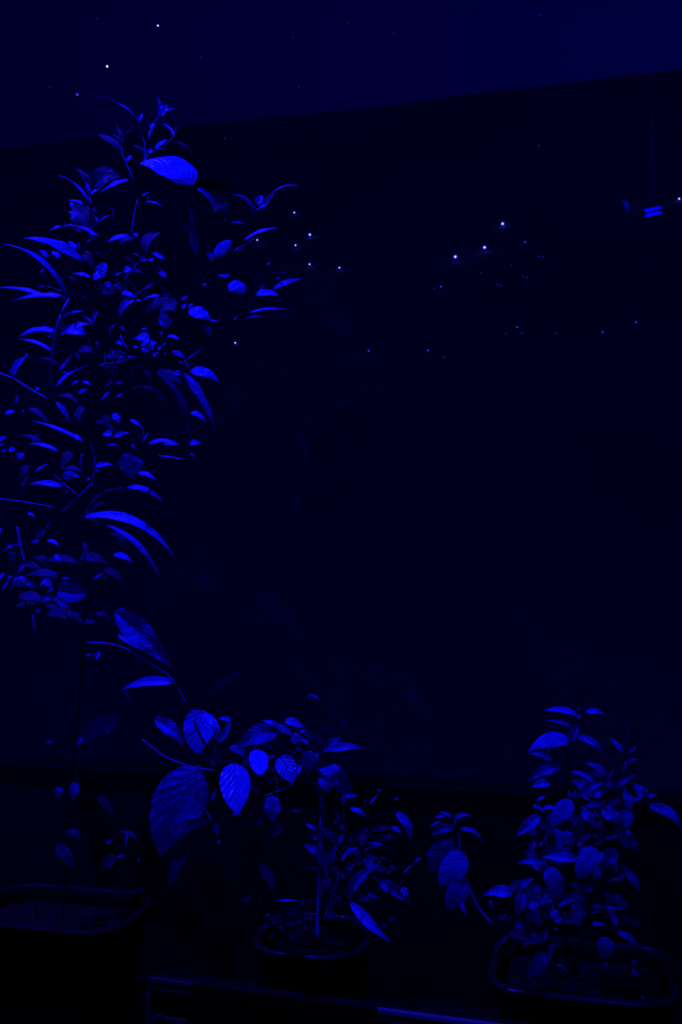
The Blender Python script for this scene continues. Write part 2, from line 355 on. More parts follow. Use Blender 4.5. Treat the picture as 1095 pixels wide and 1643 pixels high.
# ------------------------------------------------------------------ planters
def rrect(cx, cy, hx, hy, r, n=6):
    out = []
    for qx, qy, a0 in ((1, 1, 0), (-1, 1, 90), (-1, -1, 180), (1, -1, 270)):
        for k in range(n+1):
            a = R(a0+90*k/n); out.append((cx+qx*(hx-r)+r*math.cos(a), cy+qy*(hy-r)+r*math.sin(a)))
    return out
def loft(rings, V, Fc, cap0=False, cap1=False):
    b = len(V); n_ = len(rings[0][0])
    for pts, z in rings: V += [(p[0], p[1], z) for p in pts]
    for i in range(len(rings)-1):
        for k in range(n_):
            k2 = (k+1) % n_; q = b+i*n_; Fc.append((q+k, q+k2, q+n_+k2, q+n_+k))
    if cap0: Fc.append(tuple(b+k for k in range(n_))[::-1])
    if cap1: Fc.append(tuple(b+(len(rings)-1)*n_+k for k in range(n_)))
def planter(plant, cx, cy, hx, hy, r, z0, z1, lip=.009, rm='rim'):
    V, Fc = [], []
    q = lambda d, z: (rrect(cx, cy, hx+d, hy+d, max(.005, r+d)), z)
    loft([q(-.022, z0), q(-.004, z1-.012), q(-.007, z1-.012), q(-.024, z0+.004)], V, Fc, cap0=True)
    mesh('planter', V, Fc, 'pot', plant, smooth=False)
    V, Fc = [], []
    loft([q(-.003, z1-.014), q(lip-.003, z1-.012), q(lip, z1-.006), q(lip-.002, z1-.001), q(lip-.005, z1), q(-.002, z1), q(-.005, z1-.003), q(-.006, z1-.012)], V, Fc)
    mesh('rim', V, Fc, rm, plant, smooth=True)
    V, Fc = [], []; nr = 9
    for i in range(nr+1):
        f = max(.02, i/nr)
        for (x, y) in rrect(cx, cy, (hx-.008)*f, (hy-.008)*f, max(.002, (r-.008)*f)):
            V.append((x, y, z1-.03+.014*noise.noise(Vector((x*45, y*45, 1)))*(1 if i < nr else 0)))
    n_ = len(V)//(nr+1)
    for i in range(nr):
        for k in range(n_): q_ = i*n_; Fc.append((q_+k, q_+(k+1) % n_, q_+n_+(k+1) % n_, q_+n_+k))
    Fc.append(tuple(range(n_))[::-1]); mesh('soil', V, Fc, 'soil', plant, smooth=True)

# right planter: front rim seen at y 1610, back rim at 1512
rz = at(920, 1598, 1.455).z
pc_r = (at(935, 1560, 1.56).x, 1.565)
plR = thing('potted_plant', 'bushy broad-leaved plant in the wide rounded planter at right', 'plant', (pc_r[0], pc_r[1], SZ))
planter(plR, pc_r[0], pc_r[1], .128, .105, .05, SZ, rz)
pm = (at(505, 1500, 1.55).x, 1.55); mz = at(520, 1535, 1.46).z
plM = thing('potted_plant', 'drooping big-leaved plant with a thick stem in the middle planter', 'plant', (pm[0], pm[1], SZ))
planter(plM, pm[0], pm[1], .085, .085, .06, SZ, mz)
pl_ = (at(95, 1450, 1.58).x, 1.58); lz = at(125, 1494, 1.48).z
plL = thing('potted_plant', 'tall thin-leaved plant climbing up the left side of the window', 'plant', (pl_[0], pl_[1], SZ))
planter(plL, pl_[0], pl_[1], .145, .095, .06, SZ, lz, rm='rim_dull')

# ------------------------------------------------------------------ tall plant, left
P_ = plL
def lf(*a, **k): return leaf(P_, *a, **k)
SD = dict(m='stem_dark')
stem(P_, [(100, 1490, 1.58), (110, 1300, 1.57), (128, 1100, 1.55), (136, 900, 1.55), (134, 760, 1.53), (150, 640, 1.52), (152, 520, 1.5), (180, 400, 1.46), (222, 300, 1.40), (232, 262, 1.38)], 2.6, 1.5, **SD)
stem(P_, [(60, 1490, 1.6), (45, 1200, 1.6), (42, 900, 1.58), (60, 760, 1.57), (80, 640, 1.55), (83, 585, 1.52), (90, 530, 1.5), (110, 480, 1.5)], 1.8, 1.4, **SD)
stem(P_, [(81, 632, 1.47), (83, 585, 1.43), (90, 530, 1.40), (103, 494, 1.40), (111, 480, 1.42)], 2.6, 1.7)
stem(P_, [(150, 640, 1.53), (215, 600, 1.52), (270, 560, 1.5), (300, 500, 1.48), (330, 430, 1.46), (375, 400, 1.45), (405, 380, 1.44), (414, 340, 1.44)], 2, 1.2, **SD)
stem(P_, [(134, 760, 1.54), (170, 730, 1.53), (230, 700, 1.5), (290, 700, 1.5)], 1.6, 1.0, **SD)
stem(P_, [(152, 560, 1.53), (100, 470, 1.52), (135, 400, 1.5), (145, 330, 1.5), (144, 312, 1.5)], 1.8, 1.2, **SD)
stem(P_, [(-10, 596), (20, 607), (48, 624), (78, 641)], 1.4, 1.4, Y=1.47)
stem(P_, [(143, 708), (152, 735), (150, 765), (143, 780), (125, 798), (99, 822)], 1.3, 1.1, Y=1.46)
stem(P_, [(87, 762), (105, 778), (124, 795)], 1.1, 1.1, Y=1.46)
stem(P_, [(-5, 800), (30, 804), (55, 808), (86, 814)], 1.2, .9, Y=1.47)
stem(P_, [(138, 821), (150, 803), (168, 789), (197, 783)], 1.1, .9, Y=1.46)
stem(P_, [(132, 728), (130, 750)], 1.8, 1.8, Y=1.47)
stem(P_, [(28, 846), (33, 875), (40, 903)], 2.2, 2.0, Y=1.5)
stem(P_, [(52, 985), (57, 1015)], 1.8, 1.6, Y=1.5)
stem(P_, [(222, 195), (226, 215), (233, 232), (232, 262)], 1.3, 1.2, Y=1.36)
stem(P_, [(243, 207), (248, 196), (258, 184)], 1.0, .8, Y=1.36)
stem(P_, [(232, 260), (243, 245), (262, 236), (284, 214)], 1.6, .9, Y=1.36)
stem(P_, [(214, 288), (203, 262), (196, 243), (197, 222)], 1.3, .9, Y=1.38)
stem(P_, [(222, 320), (216, 345), (211, 375)], 1.6, 1.4, Y=1.4)
stem(P_, [(298, 578), (315, 567), (331, 554)], 1.5, 1.0, Y=1.42)
stem(P_, [(200, 447), (215, 430), (231, 409)], 1.1, .8, Y=1.42)
stem(P_, [(335, 440, 1.45), (341, 425, 1.43), (343, 410, 1.43)], 1.2, .8)
stem(P_, [(375, 403), (395, 392), (408, 383)], 1.2, 1, Y=1.43)
stem(P_, [(270, 565, 1.5), (330, 520, 1.47), (380, 510, 1.46), (395, 490, 1.45), (420, 474, 1.44)], 1.3, .9, **SD)
stem(P_, [(170, 566), (170, 583), (185, 582)], 1.4, .9, Y=1.44)
stem(P_, [(149, 526), (149, 500)], 1.3, .7, Y=1.44)
stem(P_, [(140, 1031), (170, 1032), (200, 1040), (240, 1064), (275, 1088), (300, 1130)], 1.2, 1.1, Y=1.46)
stem(P_, [(128, 1100, 1.56), (140, 1031, 1.48)], 1.6, 1.3, **SD)
# crown
lf(221, 193, 138, 153, 26, 8, 78, Y=1.36); lf(222, 194, 229, 182, 8, 0, 10, Y=1.35, pet=0)
lf(258, 186, 253, 154, 7, 1, 20, Y=1.36); lf(258, 186, 268, 165, 10, -2, 20, Y=1.35); lf(259, 184, 284, 174, 6, 2, 50, Y=1.36); lf(257, 187, 262, 168, 10, 0, 20, Y=1.355)
lf(249, 201, 240, 226, 8, 3, 45, Y=1.36, m='leaf_vein'); lf(240, 204, 250, 199, 9, 0, 30, Y=1.35, m='leaf_vein')
lf(250, 200, 279, 221, 12, 8, 55, Y=1.35, m='leaf_vein', dY=-.02); lf(249, 239, 270, 224, 10, 1, 30, Y=1.35, m='leaf_vein')
lf(278, 222, 312, 207, 14, 4, -50, Y=1.37, m='leaf_shaded'); lf(280, 220, 284, 202, 8, 0, 30, Y=1.36, m='leaf_shaded'); lf(272, 228, 310, 248, 15, 5, 60, Y=1.39, m='leaf_shaded')
lf(238, 252, 205, 232, 16, 4, 60, Y=1.4, m='leaf_shaded'); lf(197, 222, 213, 211, 7, 4, 60, Y=1.38); lf(194, 228, 178, 215, 8, 2, 60, Y=1.38)
lf(195, 240, 156, 215, 14, 2, 30, Y=1.4, m='leaf_shaded'); lf(195, 236, 188, 200, 14, 0, 20, Y=1.42, m='leaf_shaded')
lf(203, 258, 215, 250, 9, 1, 30, Y=1.38); lf(238, 245, 244, 238, 8, 0, 20, Y=1.35)
stem(P_, [(233, 262, 1.38), (262, 272, 1.40), (300, 290, 1.36), (310, 297, 1.33)], 1.2, .9, **SD)
lf(310, 296, 224, 262, 64, 13, 40, Y=1.31, dY=.0, m='leaf_vein', wave=.5, fold=.12, blunt=.35, maxpet=.02)
lf(207, 289, 160, 310, 15, 2, 45, Y=1.38, m='leaf_vein'); lf(209, 308, 172, 308, 5, 2, 60, Y=1.38)
lf(316, 302, 345, 335, 14, 5, 45, Y=1.37); lf(312, 293, 383, 310, 26, 6, -70, Y=1.42, m='leaf_shaded'); lf(340, 322, 374, 352, 26, 3, -20, Y=1.44, m='leaf_shaded')
lf(234, 324, 261, 331, 7, 2, 50, Y=1.36, m='leaf_vein'); lf(228, 315, 240, 308, 5, 0, 40, Y=1.38); lf(236, 322, 239, 312, 4, 0, 20, Y=1.38)
# left arm
lf(143, 325, 72, 279, 14, 12, 74, Y=1.46); lf(145, 312, 137, 291, 7, 0, 20, Y=1.45); lf(146, 312, 160, 303, 6, 1, 30, Y=1.45); lf(145, 330, 144, 312, 4, 0, 20, Y=1.45)
lf(144, 300, 121, 270, 18, 4, 50, Y=1.5, m='leaf_shaded'); lf(150, 300, 195, 285, 34, 10, 10, Y=1.5, m='leaf_shaded'); lf(168, 277, 183, 277, 6, 2, 60, Y=1.42)
lf(134, 328, 107, 322, 9, 2, 50, Y=1.44, m='leaf_vein'); lf(116, 325, 114, 333, 8, 0, 20, Y=1.43, pet=0); lf(148, 372, 116, 330, 48, 3, 5, Y=1.5, m='leaf_shaded')
lf(122, 350, 108, 339, 8, 2, 50, Y=1.44); lf(157, 357, 153, 347, 5, 0, 20, Y=1.42); lf(160, 357, 178, 345, 5, 2, 40, Y=1.42, m='leaf_vein'); lf(181, 350, 180, 333, 4, 1, 30, Y=1.42)
lf(155, 378, 80, 370, 13, 10, 66, Y=1.44); lf(98, 363, 80, 371, 7, 1, 40, Y=1.42, pet=0); lf(142, 375, 160, 379, 6, 1, 50, Y=1.42, m='leaf_vein'); lf(150, 384, 149, 375, 8, 0, 30, Y=1.42, m='leaf_vein')
lf(172, 389, 222, 380, 12, 4, 40, Y=1.40); lf(214, 375, 222, 381, 8, 1, 40, Y=1.39, m='leaf_vein')
lf(133, 420, 38, 382, 25, 8, 48, Y=1.38, dY=-.03); lf(109, 478, 2, 391, 15, 19, 60, Y=1.42, dY=-.04)
lf(77, 413, 64, 401, 9, 1, 25, Y=1.44, m='leaf_vein'); lf(96, 413, 82, 404, 10, 1, 25, Y=1.44, m='leaf_spot'); lf(121, 400, 110, 387, 10, 1, 25, Y=1.42, m='leaf_vein'); lf(128, 402, 126, 388, 4, 0, 25, Y=1.42)
lf(136, 395, 152, 382, 5, 2, 60, Y=1.43, m='leaf'); lf(145, 446, 114, 439, 12, 2, 55, Y=1.42); lf(160, 446, 170, 422, 23, 1, 20, Y=1.42, m='leaf_vein', blunt=.8)
lf(162, 440, 149, 449, 15, 1, 20, Y=1.41, m='leaf_vein'); lf(68, 432, 67, 440, 5, 0, 20, Y=1.43); lf(72, 470, 67, 430, 6, 4, 60, Y=1.5, m='leaf_shaded')
lf(73, 475, -6, 462, 9, 4, 45, Y=1.43); lf(106, 479, 19, 484, 14, 6, 45, Y=1.42); lf(90, 477, 107, 480, 7, 1, 45, Y=1.41)
lf(170, 452, 178, 463, 10, 0, 30, Y=1.44, m='leaf_spot'); lf(182, 458, 190, 464, 8, 0, 30, Y=1.43, m='leaf_spot'); lf(183, 443, 196, 437, 4, 0, 30, Y=1.42)
lf(200, 434, 211, 430, 12, 0, 20, Y=1.43); lf(163, 470, 185, 470, 14, 2, 20, Y=1.48, m='leaf_shaded')
# middle foliage
lf(100, 511, 134, 499, 8, 2, 40, Y=1.43); lf(97, 538, 146, 520, 15, 5, 38, Y=1.42); lf(106, 530, 137, 536, 19, 3, 15, Y=1.45, blunt=.8)
lf(88, 532, 30, 541, 16, 6, 40, Y=1.44); lf(84, 538, 76, 540, 8, 0, 30, Y=1.43); lf(83, 563, 29, 544, 9, 4, 48, Y=1.43); lf(20, 606, 45, 571, 15, 5, 25, Y=1.42); lf(40, 570, 45, 568, 5, 0, 20, Y=1.42)
lf(150, 524, 150, 494, 4, 0, 30, Y=1.42); lf(151, 518, 158, 497, 4, 1, 30, Y=1.42); lf(149, 522, 130, 506, 5, 3, 55, Y=1.43); lf(98, 515, 105, 528, 4, 0, 20, Y=1.42)
lf(95, 594, 122, 553, 8, -4, 40, Y=1.43); lf(85, 600, 95, 595, 12, 1, 15, Y=1.44, m='leaf_spot', blunt=.9); lf(98, 598, 112, 597, 8, 1, 25, Y=1.43)
lf(90, 621, 141, 587, 9, 5, 42, Y=1.42); lf(115, 618, 128, 611, 6, 1, 30, Y=1.43); lf(132, 613, 146, 619, 7, 2, 40, Y=1.43); lf(126, 632, 141, 626, 8, 2, 30, Y=1.40, m='leaf_vein')
lf(176, 629, 162, 644, 6, 1, 20, Y=1.40, m='leaf_vein'); lf(187, 637, 198, 631, 4, 0, 30, Y=1.40); lf(160, 587, 170, 582, 4, 0, 20, Y=1.42); lf(187, 613, 196, 617, 8, 1, 30, Y=1.41); lf(160, 622, 187, 612, 12, 2, 20, Y=1.46, m='leaf_shaded')
lf(122, 565, 128, 577, 7, 0, 20, Y=1.43); lf(155, 547, 158, 560, 4, 0, 20, Y=1.42); lf(178, 560, 184, 575, 4, 0, 20, Y=1.43)
lf(60, 575, 92, 578, 4, 1, 60, Y=1.5, m='leaf_shaded'); lf(28, 650, 30, 632, 8, 1, 30, Y=1.5, m='leaf'); lf(57, 625, 64, 622, 6, 0, 30, Y=1.44)
lf(195, 469, 219, 478, 10, 1, 30, Y=1.39, m='leaf_vein'); lf(217, 479, 192, 512, 14, 7, 20, Y=1.39, m='leaf'); lf(219, 481, 228, 484, 4, 0, 40, Y=1.39)
lf(215, 407, 223, 415, 4, 2, 40, Y=1.42); lf(225, 420, 246, 417, 5, 1, 40, Y=1.39, m='leaf_vein'); lf(239, 418, 247, 415, 7, 0, 20, Y=1.38); lf(247, 405, 266, 416, 11, -2, 40, Y=1.39, m='leaf_vein'); lf(257, 436, 267, 446, 9, 0, 15, Y=1.39, m='leaf_vein', blunt=1)
lf(272, 471, 228, 508, 36, 8, 5, Y=1.46, m='leaf_shaded'); lf(257, 475, 230, 481, 8, 2, 45, Y=1.40); lf(255, 476, 245, 490, 4, 1, 40, Y=1.42); lf(271, 525, 260, 499, 20, -2, 10, Y=1.43, m='leaf'); lf(273, 493, 282, 502, 4, 1, 30, Y=1.42)
lf(291, 482, 302, 476, 6, 1, 30, Y=1.40); lf(292, 495, 299, 487, 8, 0, 20, Y=1.39, m='leaf_spot'); lf(303, 497, 337, 513, 23, 3, 25, Y=1.36, m='leaf_vein', fold=.05, blunt=.5); lf(337, 513, 352, 517, 4, 0, 40, Y=1.38, pet=0); lf(333, 522, 338, 542, 11, 0, 20, Y=1.37, m='leaf_vein'); lf(302, 494, 311, 487, 6, 1, 30, Y=1.39)
lf(241, 540, 215, 543, 16, 0, 30, Y=1.38, m='leaf_vein'); lf(240, 541, 226, 556, 12, 0, 15, Y=1.37, m='leaf_vein'); lf(231, 556, 239, 566, 15, 0, 15, Y=1.37, m='leaf_spot'); lf(238, 552, 252, 550, 11, 0, 20, Y=1.38, m='leaf_spot'); lf(243, 562, 246, 550, 8, 0, 15, Y=1.37, m='leaf_vein'); lf(253, 560, 259, 556, 9, 0, 15, Y=1.37, m='leaf_spot')
lf(245, 572, 256, 566, 8, 1, 30, Y=1.40, m='leaf_spot'); lf(263, 573, 266, 565, 5, 0, 20, Y=1.39); lf(261, 553, 267, 551, 5, 0, 20, Y=1.39); lf(269, 539, 289, 545, 9, 1, 40, Y=1.41); lf(258, 535, 262, 533, 5, 0, 20, Y=1.40); lf(226, 529, 238, 530, 5, 2, 50, Y=1.41); lf(214, 556, 223, 558, 5, 0, 40, Y=1.41)
lf(183, 549, 199, 555, 9, 2, 35, Y=1.41, m='leaf'); lf(176, 536, 190, 520, 4, 4, 50, Y=1.43); lf(194, 523, 200, 531, 4, 0, 40, Y=1.40, m='leaf_spot'); lf(194, 537, 200, 551, 4, -1, 30, Y=1.40, m='leaf_vein'); lf(199, 551, 206, 559, 3, 0, 40, Y=1.40)
lf(276, 563, 298, 576, 11, 1, 35, Y=1.40); lf(185, 584, 220, 572, 8, 3, 40, Y=1.42, m='leaf'); lf(168, 592, 208, 578, 10, 3, 40, Y=1.45, m='leaf_shaded')
lf(295, 577, 305, 595, 5, 1, 40, Y=1.41); lf(283, 580, 297, 585, 4, 1, 40, Y=1.41)
lf(305, 595, 352, 614, 20, 7, 30, Y=1.37, m='leaf_vein', fold=.05); lf(292, 600, 274, 601, 10, 2, 30, Y=1.42, m='leaf'); lf(295, 597, 346, 688, 26, 3, 62, Y=1.40, m='leaf_vein')
lf(258, 600, 306, 712, 46, 10, 82, Y=1.44, m='leaf_vein', dY=.05); lf(252, 625, 262, 660, 18, 0, 60, Y=1.46, m='leaf_shaded')
lf(306, 662, 331, 679, 10, 4, 35, Y=1.39, m='leaf'); lf(238, 712, 288, 713, 10, 5, 45, Y=1.41, m='leaf'); lf(262, 713, 288, 714, 5, 1, 45, Y=1.4); lf(304, 712, 323, 712, 11, 2, 25, Y=1.39); lf(254, 731, 298, 737, 4, 0, 50, Y=1.42, m='leaf_spot'); lf(305, 728, 314, 735, 4, 1, 40, Y=1.41)
lf(181, 664, 193, 679, 11, 1, 15, Y=1.39, m='leaf_vein'); lf(209, 673, 229, 687, 7, 1, 35, Y=1.40); lf(229, 685, 231, 706, 4, 0, 30, Y=1.40); lf(229, 708, 239, 693, 4, 0, 30, Y=1.40); lf(180, 695, 164, 697, 12, 0, 25, Y=1.41); lf(174, 712, 176, 697, 5, 0, 20, Y=1.41); lf(183, 701, 208, 695, 9, 2, 20, Y=1.40); lf(173, 714, 192, 715, 4, 1, 30, Y=1.42); lf(212, 712, 217, 722, 5, 0, 30, Y=1.41)
lf(211, 729, 212, 764, 44, 0, 42, Y=1.37, m='leaf_vein', blunt=.9, fold=.08); lf(211, 758, 213, 768, 8, 0, 10, Y=1.37, pet=0); lf(222, 759, 251, 772, 9, 4, 35, Y=1.40); lf(204, 782, 262, 806, 11, 8, 40, Y=1.39, m='leaf')
lf(136, 829, 280, 893, 17, 26, 38, Y=1.38, dY=.0, m='leaf'); lf(170, 842, 258, 930, 14, 14, 58, Y=1.43, m='leaf_spot'); lf(182, 890, 213, 903, 11, 4, 35, Y=1.40, m='leaf_vein')
lf(136, 868, 137, 905, 7, 0, 30, Y=1.45); lf(150, 930, 168, 920, 5, 1, 30, Y=1.45)
# left lower part
lf(8, 664, 25, 660, 8, 1, 30, Y=1.46); lf(36, 659, 40, 658, 4, 0, 30, Y=1.46); lf(133, 708, 50, 675, 8, 4, 50, Y=1.43, m='leaf_spot'); lf(117, 698, 133, 709, 8, 1, 30, Y=1.42); lf(90, 645, 111, 681, 9, 4, 35, Y=1.44, m='leaf')
lf(-4, 708, 12, 701, 9, 1, 30, Y=1.45); lf(-3, 714, 8, 713, 4, 0, 30, Y=1.44); lf(14, 722, 25, 720, 9, 0, 20, Y=1.43, m='leaf_vein'); lf(2, 724, 12, 722, 5, 0, 20, Y=1.44); lf(27, 735, 40, 728, 12, 1, 15, Y=1.46, m='leaf_spot')
lf(94, 725, 45, 712, 9, 4, 50, Y=1.46, m='leaf'); lf(100, 765, 128, 766, 14, 3, 20, Y=1.45, m='leaf_spot'); lf(101, 781, 46, 777, 11, 4, 35, Y=1.43); lf(55, 758, 82, 742, 5, 1, 40, Y=1.46, m='leaf_spot')
lf(153, 748, 182, 746, 8, 2, 20, Y=1.42, m='leaf_spot'); lf(153, 754, 162, 751, 6, 0, 20, Y=1.42, m='leaf_vein'); lf(165, 750, 178, 750, 4, 0, 30, Y=1.42); lf(142, 777, 159, 779, 5, 0, 30, Y=1.44); lf(140, 770, 145, 766, 5, 0, 20, Y=1.41); lf(105, 792, 109, 787, 4, 0, 20, Y=1.42)
lf(44, 823, 57, 830, 5, 1, 30, Y=1.45); lf(-4, 846, 2, 856, 7, 0, 20, Y=1.44, m='leaf_vein'); lf(65, 858, 72, 850, 9, 0, 20, Y=1.48, m='leaf_spot'); lf(75, 868, 95, 878, 8, 4, 50, Y=1.48); lf(50, 870, 64, 867, 6, 0, 40, Y=1.48); lf(88, 890, 98, 903, 7, 1, 30, Y=1.47)
lf(12, 876, 22, 878, 6, 0, 30, Y=1.46); lf(40, 906, 28, 920, 7, 1, 20, Y=1.46); lf(18, 884, 24, 905, 13, 0, 20, Y=1.5, m='leaf_shaded')
for k, (x, y, dx, dy) in enumerate([(30, 925, -8, 14), (30, 925, -3, 18), (31, 924, 4, 17), (32, 924, 10, 16), (20, 924, -8, 10), (8, 920, -8, 12), (74, 932, -10, 12), (76, 930, -4, 14), (14, 935, -10, 14), (44, 935, 2, 10)]):
    lf(x, y, x+dx, y+dy, 6, 2, 25, Y=1.47)
lf(70, 930, 84, 944, 13, 2, 15, Y=1.46); lf(86, 944, 74, 951, 8, 1, 10, Y=1.47, m='leaf'); lf(92, 948, 140, 950, 34, 0, -5, Y=1.52, m='leaf', blunt=1, wave=.3); lf(68, 960, 98, 961, 9, 0, 10, Y=1.48); lf(92, 962, 113, 973, 14, 0, 0, Y=1.48, blunt=.6); lf(60, 978, 64, 984, 9, 0, 10, Y=1.48, blunt=1)
lf(100, 928, 114, 927, 3, 0, 30, Y=1.46); lf(185, 980, 278, 1072, 48, 6, -18, Y=1.46, m='leaf_vein'); lf(188, 1018, 224, 1042, 7, 1, 20, Y=1.45, m='leaf'); lf(152, 1055, 160, 1046, 11, 0, 10, Y=1.40, m='leaf_vein', blunt=1); lf(138, 1053, 148, 1048, 4, 0, 20, Y=1.44)
lf(280, 1095, 194, 1107, 16, 8, 30, Y=1.42, m='leaf'); lf(198, 1110, 216, 1128, 6, 0, 20, Y=1.5, m='leaf_shaded')
lf(190, 1152, 118, 1198, 32, 6, -10, Y=1.5, m='leaf'); lf(132, 1183, 122, 1196, 7, 0, 10, Y=1.44, m='leaf'); lf(122, 1255, 120, 1285, 16, 2, -20, Y=1.52, m='leaf'); lf(95, 1262, 93, 1282, 14, 0, -30, Y=1.55, m='leaf'); lf(74, 1190, 86, 1190, 4, 0, 20, Y=1.5)
lf(205, 1335, 201, 1362, 4, 0, 20, Y=1.5); lf(196, 1333, 206, 1325, 7, 0, 10, Y=1.5, m='leaf_shaded'); lf(220, 1381, 224, 1378, 5, 0, 10, Y=1.45, m='leaf'); lf(170, 1352, 181, 1347, 5, 0, 10, Y=1.48, m='leaf'); lf(188, 1374, 202, 1372, 4, 0, 10, Y=1.5)
lf(232, 1427, 206, 1431, 8, 2, -20, Y=1.45); lf(260, 1440, 238, 1450, 8, 1, -35, Y=1.46); lf(146, 1467, 200, 1475, 16, -2, -40, Y=1.46); lf(80, 1478, 108, 1480, 7, 1, -30, Y=1.48)
def filler(plant, rects, n, y0, y1, wmin=10, wmax=22, lmin=30, lmax=70, m='leaf_shaded'):
    for k in range(n):
        x0, y0_, x1, y1_ = random.choice(rects); x = random.uniform(x0, x1); y = random.uniform(y0_, y1_)
        a = random.uniform(0, 2*math.pi); L_ = random.uniform(lmin, lmax)
        leaf(plant, x, y, x+L_*math.cos(a), y+L_*abs(math.sin(a))*.8-L_*.1, random.uniform(wmin, wmax), random.uniform(2, 9), random.uniform(20, 80), Y=random.uniform(y0, y1), m=m)
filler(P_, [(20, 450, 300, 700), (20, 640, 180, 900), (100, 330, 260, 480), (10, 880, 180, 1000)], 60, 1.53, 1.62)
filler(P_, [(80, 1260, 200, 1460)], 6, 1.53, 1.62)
# right arm of the tall plant
lf(408, 350, 365, 313, 12, 14, 58, Y=1.44); lf(417, 340, 411, 318, 3, 0, 20, Y=1.43, m='leaf_shaded'); lf(412, 327, 422, 314, 13, 0, 15, Y=1.38, m='leaf_spot', blunt=.6)
lf(414, 338, 443, 302, 14, -3, 35, Y=1.45, m='leaf_shaded'); lf(438, 309, 482, 299, 5, 5, 50, Y=1.42); lf(413, 338, 427, 327, 4, 1, 30, Y=1.43, m='leaf'); lf(414, 338, 431, 333, 3, 0, 30, Y=1.43, m='leaf_shaded'); lf(414, 338, 408, 331, 3, 0, 30, Y=1.43, m='leaf')
lf(371, 357, 393, 360, 6, 1, 35, Y=1.40, m='leaf_spot'); lf(361, 354, 364, 353, 4, 0, 20, Y=1.40); lf(382, 402, 392, 400, 3, 0, 30, Y=1.42)
lf(391, 386, 453, 365, 9, 4, 42, Y=1.39, m='leaf'); lf(453, 365, 488, 382, 8, 3, -70, Y=1.42, m='leaf_shaded', pet=0); lf(346, 414, 372, 387, 20, 3, 10, Y=1.38, m='leaf', blunt=1, fold=.06); lf(340, 415, 334, 404, 10, 0, 10, Y=1.40, blunt=1); lf(338, 420, 340, 405, 7, 0, 10, Y=1.39, m='leaf')
lf(370, 443, 349, 441, 8, -1, 40, Y=1.39, m='leaf_vein'); lf(367, 456, 393, 470, 27, 3, 30, Y=1.37, m='leaf_vein', blunt=1, fold=.05); lf(438, 464, 486, 447, 12, 2, 35, Y=1.39, m='leaf_vein'); lf(411, 473, 447, 474, 13, 3, 25, Y=1.38, m='leaf', blunt=.9); lf(414, 472, 424, 456, 4, 0, 30, Y=1.4, m='leaf')
lf(432, 421, 430, 426, 5, 0, 30, Y=1.38); lf(412, 462, 432, 424, 30, 0, 10, Y=1.46, m='leaf_shaded'); lf(400, 502, 463, 497, 7, 3, 42, Y=1.40, m='leaf_spot'); lf(463, 497, 476, 505, 4, 1, 30, Y=1.42, m='leaf_shaded', pet=0); lf(392, 512, 424, 508, 4, 2, 45, Y=1.42); lf(440, 440, 466, 438, 5, 1, 60, Y=1.45, m='leaf_shaded'); lf(444, 446, 449, 447, 4, 0, 20, Y=1.42)
lf(325, 458, 332, 455, 5, 0, 20, Y=1.42); lf(375, 515, 382, 505, 3, 0, 20, Y=1.42)
lf(296, 330, 318, 418, 44, 5, -60, Y=1.40, m='leaf_shaded')

# ------------------------------------------------------------------ middle plant
P_ = plM
stem(P_, [(510, 1505, 1.56), (513, 1440, 1.56), (516, 1350, 1.54), (517, 1300, 1.53), (514, 1262, 1.52)], 4.2, 4.0)
stem(P_, [(514, 1262, 1.53), (490, 1225, 1.5), (465, 1190, 1.48), (455, 1165, 1.46)], 2.2, 1.4, **SD)
stem(P_, [(514, 1262, 1.53), (470, 1250, 1.5), (430, 1215, 1.47), (385, 1210, 1.45), (345, 1220, 1.45), (316, 1222, 1.45)], 2.2, 1.4, **SD)
stem(P_, [(514, 1262, 1.53), (522, 1230, 1.5), (527, 1205, 1.49)], 1.8, 1.2, **SD)
stem(P_, [(229, 1187), (265, 1214), (300, 1228), (322, 1233), (346, 1236)], 1.3, 1.2, Y=1.38)
stem(P_, [(300, 1128, 1.46), (318, 1172, 1.37), (340, 1210, 1.36), (356, 1236, 1.4)], 1.6, 1.5, m='stem_dark')
stem(P_, [(398, 1220), (425, 1178), (448, 1166)], 1.6, 1.2, Y=1.43)
stem(P_, [(426, 1277), (445, 1270), (472, 1259)], 1.2, 1.0, Y=1.42); stem(P_, [(445, 1268), (446, 1258), (443, 1248)], 1.4, 1.2, Y=1.43)
stem(P_, [(515, 1485, 1.5), (530, 1430, 1.46), (550, 1380, 1.44), (578, 1326, 1.43)], 1.8, 1.4, m='stem_dark')
stem(P_, [(530, 1485, 1.55), (570, 1440, 1.52), (600, 1400, 1.5), (612, 1362, 1.47)], 1.6, 1.1, m='stem_dark')
stem(P_, [(520, 1480, 1.58), (545, 1400, 1.56), (552, 1330, 1.53), (551, 1290, 1.5)], 1.8, 1.1)
stem(P_, [(525, 1485, 1.57), (580, 1400, 1.54), (592, 1330, 1.52), (591, 1292, 1.5)], 1.5, 1.0, **SD)
stem(P_, [(535, 1485, 1.57), (600, 1440, 1.52), (640, 1405, 1.5), (630, 1330, 1.5), (636, 1282, 1.49)], 1.4, .8, **SD)
stem(P_, [(495, 1500, 1.55), (470, 1450, 1.5), (440, 1420, 1.48), (420, 1390, 1.47)], 1.5, 1.0, **SD)
stem(P_, [(645, 1404), (672, 1378)], 1.6, 1.6, Y=1.44, name='stake'); lf(669, 1378, 676, 1377, 6, 0, 10, Y=1.43, pet=0)
stem(P_, [(328, 1294), (334, 1308), (343, 1318)], 1.3, 1.3, Y=1.41)
stem(P_, [(540, 1480, 1.56), (551, 1440, 1.5), (553, 1362, 1.46), (549, 1300, 1.46)], 1.2, 1, **SD)
